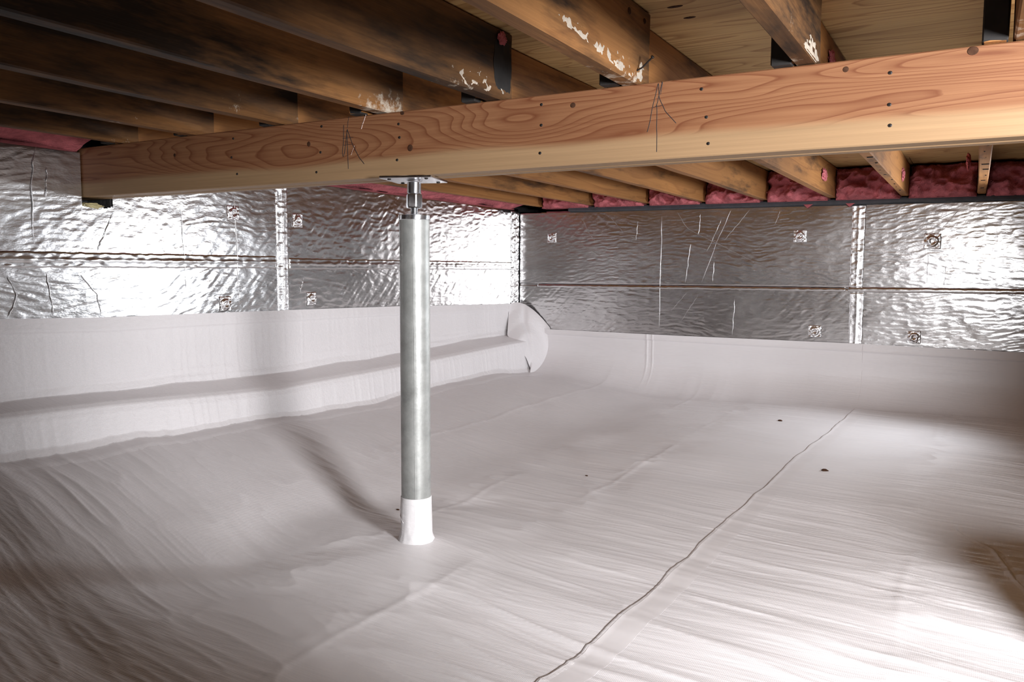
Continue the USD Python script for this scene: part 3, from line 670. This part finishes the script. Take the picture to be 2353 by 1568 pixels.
# ------------------------------------------------------------------ the jack post
post = thing('jack_post', label='galvanised steel jack post with white boot standing under the beam', category='post')
R0 = .0445
ZP = ZB - .0075
pl = box(-.0785, .0785, -.0785, .0785, ZP, ZB, .0015)
pv = np.array(pl.vertices); a = math.radians(17); pv[:, :2] = pv[:, :2] @ np.array([[math.cos(a), math.sin(a)], [-math.sin(a), math.cos(a)]]); pv[:, :2] += (PX, PY)
obj('top_plate', (pv, pl.faces), M['zinc'], post, 30, label='square zinc top plate')
for sx in (-1, 1):
    for sy in (-1, 1):
        d = np.array([sx * .056, sy * .056]) @ np.array([[math.cos(a), math.sin(a)], [-math.sin(a), math.cos(a)]])
        obj('screw', lathe([(0, ZP - .003), (.0045, ZP - .0025), (.006, ZP), (0, ZP + .001)], PX + d[0], PY + d[1], 12), M['iron'], post, 30)
obj('sleeve', lathe([(.0, .2175), (.0185, .2175), (.0205, .2195), (.0205, .2500), (.0235, .2515), (.0245, .2535), (.0235, ZP + .001), (0, ZP + .001)], PX, PY), M['steel'], post, 40)
# hexagon nut: a prism cut by a cone at both ends
ang = np.arange(6) * math.pi / 3 + .33
hexp = []
for z, s in ((.1755, .82), (.1795, 1.0), (.2135, 1.0), (.2178, .82)):
    for k in range(48):
        t = 2 * math.pi * k / 48; tt = (t - .33) % (math.pi / 3) - math.pi / 6
        r = .0215 / math.cos(tt); r = min(r, .0248 * s) if s < 1 else r
        hexp.append((PX + r * math.cos(t), PY + r * math.sin(t), z))
v = np.array(hexp); q = []
for i in range(3):
    for j in range(48): q.append((i * 48 + j, i * 48 + (j + 1) % 48, (i + 1) * 48 + (j + 1) % 48, (i + 1) * 48 + j))
v = np.vstack([v, [(PX, PY, .1755), (PX, PY, .2178)]]); q = np.array(q)
f = np.vstack([q[:, [0, 1, 2]], q[:, [0, 2, 3]], [(192, (j + 1) % 48, j) for j in range(48)], [(193, 144 + j, 144 + (j + 1) % 48) for j in range(48)]])
obj('hex_nut', (v, f), M['steel'], post, 25)
rod = [(0, .150)]
for k in range(24): rod += [(.0100, .150 + k * .0029), (.0116, .150 + k * .0029 + .0014)]
rod += [(0, .222)]
obj('threaded_rod', lathe(rod, PX, PY, 32), M['steel'], post, 60)
obj('pipe_cap', lathe([(0, .1405), (.0455, .1405), (.0468, .1418), (.0468, .1540), (.0455, .1555), (0, .1555)], PX, PY), M['steel'], post, 30)
zz = np.linspace(-.90, .1415, 60)
obj('pipe', lathe([(R0, z) for z in zz], PX, PY, 64), M['galv'], post, True)
sc_ = np.linspace(-.69, .14, 60)
obj('weld_seam', tube(np.stack([PX + (R0) * np.cos(-1.02) + 0 * sc_, PY + R0 * np.sin(-1.02) + 0 * sc_, sc_], -1), .0010, 6), M['galv'], post, True)
bz = [-.870, -.846, -.838, -.831, -.822, -.808, -.79, -.77, -.73, -.700, -.690, -.6885, -.689]
br_ = [.068, .059, .0540, .0510, .0490, .0478, .0470, .0468, .0468, .0468, .0466, .0455, .0444]
v, f = lathe(list(zip(br_, bz)), PX, PY, 72)
ang = np.arctan2(v[:, 1] - PY, v[:, 0] - PX); rr = np.hypot(v[:, 0] - PX, v[:, 1] - PY)
w = .0022 * (1 - np.abs(2 * noise(np.stack([np.cos(ang) * 3, np.sin(ang) * 3, v[:, 2] * 22], -1), 95) - 1)) ** 2 * (v[:, 2] < -.70)
v[:, 0] += w * np.cos(ang); v[:, 1] += w * np.sin(ang)
v[:, 2] += (floor_z(v[:, 0], v[:, 1]) + .838) * sstep(-.79, -.83, v[:, 2])
obj('liner_boot', (v, f), M['boot'], post, True, label='white liner boot taped round the pipe foot')
lines = []
for k, (t0, t1, z0, z1, r) in enumerate([(-2.9, -1.9, -.735, -.765, .0012), (-2.7, -2.2, -.79, -.815, .0012), (-2.3, -1.5, -.828, -.832, .0018)]):
    t = np.linspace(t0, t1, 14); lines.append(tube(np.stack([PX + .0478 * np.cos(t), PY + .0478 * np.sin(t), np.linspace(z0, z1, 14) + .004 * np.sin(t * 5)], -1), r, 6))
for m_ in lines: obj('boot_crease', m_, M['boot'], post, True)
# ------------------------------------------------------------------ pink insulation in the joist ends
def batt(name, x0, x1, y0, y1, z0, z1, seed, label, amp=.075):
    """A lumpy fibreglass batt: its front face (towards -y) is puffed and torn."""
    nu, nv = max(8, int((x1 - x0) / .008)), 26
    U, Vv = np.meshgrid(np.linspace(0, 1, nu), np.linspace(0, 1, nv), indexing='ij')
    x = x0 + (x1 - x0) * U; z = z0 + (z1 - z0) * Vv
    e = np.minimum(np.minimum(U, 1 - U) * (x1 - x0), np.minimum(Vv, 1 - Vv) * (z1 - z0))
    n = np.abs(2 * fbm(np.stack([x * 11, z * 15, U * 0], -1), 3, seed) - 1); n2 = fbm(np.stack([x * 30, z * 38, U * 0], -1), 3, seed + 4)
    d = amp * (1 - 1.7 * n) + .016 * n2 - .05 * (1 - sstep(0, .03, e))
    front = np.stack([x, y0 - d, z], -1).reshape(-1, 3)
    bk = np.stack([x, np.full_like(x, y1), z], -1).reshape(-1, 3)
    N = nu * nv; f = grid_faces(nu, nv)
    idx = np.arange(N).reshape(nu, nv); rim = np.concatenate([idx[:, 0], idx[-1, 1:], idx[-2::-1, -1], idx[0, -2:0:-1]])
    nx = np.roll(rim, -1)
    side = np.stack([rim, rim + N, nx + N, nx], -1)
    return obj(name, (np.vstack([front, bk]), np.vstack([f, f[:, ::-1] + N, side])), M['pink'], None, 50, label=label, category='insulation', group='pink insulation between the far joist ends')


edges = FARX
names = ['beside the left wall corner', 'second from the room corner', 'third from the room corner', 'fourth from the room corner', 'fifth from the room corner', 'in the bay left of the slanting pale joist', 'in the bay between the two pale joists', 'at the right edge past the end-on joist']
for k in range(8):
    xa = FARX[k] + .001; xb = (FARX[k + 1] - .048) if k < 7 else .42
    xm = (xa + xb) / 2
    batt('insulation_batt', xa, xb, YW0 + KW * xm - .07, YW0 + KW * xm + .12, .432, .622, 600 + k, 'pink fibreglass batt ' + names[k])
# along the left wall: tufts over the foil's top edge
nu, nv = 560, 22
U, Vv = np.meshgrid(np.linspace(.6, 5.25, nu), np.linspace(0, 1, nv), indexing='ij')
n = fbm(np.stack([U * 9, Vv * 2.4, U * 0], -1), 3, 640)
xx = -2.97 + .155 * np.sin(np.pi * np.clip(Vv * .62, 0, 1)) + .075 * (n - .5) * sstep(0, .2, Vv) + .015 * np.sin(U * 14)
zz2 = .437 + .075 * Vv ** .8 - .03 * (fbm(np.stack([U * 6, Vv * 2, U * 0 + 4], -1), 3, 641) - .45)
inp = (U > 1.875) & (U < 2.03)
V = np.stack([xx, U, zz2], -1)
keep = ~(inp[:-1, :-1])
obj('insulation_strip', (V.reshape(-1, 3), grid_faces(nu, nv, False, keep)), M['pink'], None, True, label='pink fibreglass strip stuffed above the left foil wall', category='insulation')
# stray tufts
for (c, s, sd, lab) in [((-1.111, 1.895, .603), (.007, .026, .022), 3, 'small pink tuft caught at the blackened joist end'), ((-.363, 2.38, .565), (.010, .055, .032), 4, 'reddish tuft on the far joist just behind the chipped joist end'),
                        ((-.366, 4.95, .52), (.012, .09, .05), 6, 'pink tuft on the right side of the slanting pale joist'), ((-.770, 4.95, .54), (.012, .10, .045), 7, 'pink tuft on the amber joist before the slanting one'),
                        ((-.052, 4.6, .53), (.014, .10, .05), 8, 'pink tuft beside the joist seen end on')]:
    v, f = lump(c, tuple(q * .72 for q in s), sd, .62, 3.4); obj('insulation_tuft', (v, f), M['pink'], None, 60, label=lab, category='insulation')
for k, (x, s) in enumerate([(-.935, .030), (-.690, .028)]):
    v = np.array([(x - s, YW0 + KW * x - .036, .412), (x + s * .9, YW0 + KW * x - .036, .412), (x - s * .2, YW0 + KW * x - .034, .412 - s * .75), (x - s, YW0 + KW * x - .030, .412), (x + s * .9, YW0 + KW * x - .030, .412), (x - s * .2, YW0 + KW * x - .030, .412 - s * .75)])
    obj('insulation_tuft', (v, np.array([(0, 1, 2), (5, 4, 3), (0, 3, 4), (0, 4, 1), (1, 4, 5), (1, 5, 2), (2, 5, 3), (2, 3, 0)])), M['pink'], None, False, label=('left' if k == 0 else 'right') + ' one of two pink scraps hanging under the sill strip', category='insulation')

# ------------------------------------------------------------------ specks on the liner
for k, (x, y, s) in enumerate([(-1.72, 2.22, .004), (-.90, 4.6, .008), (-.50, 3.5, .009), (-1.35, 3.0, .004)]):
    v, f = lump((x, y, float(floor_z(x, y)) + s * .4), (s * 1.5, s, s * .6), 20 + k, .4, 2, 2)
    obj('debris_crumb', (v, f), M['knot'], None, True, label=['dark crumb on the liner left of the post', 'dark crumb on the liner near the back wall', 'reddish crumb on the liner right of the seam', 'tiny dark crumb on the liner right of the post'][k], category='debris')
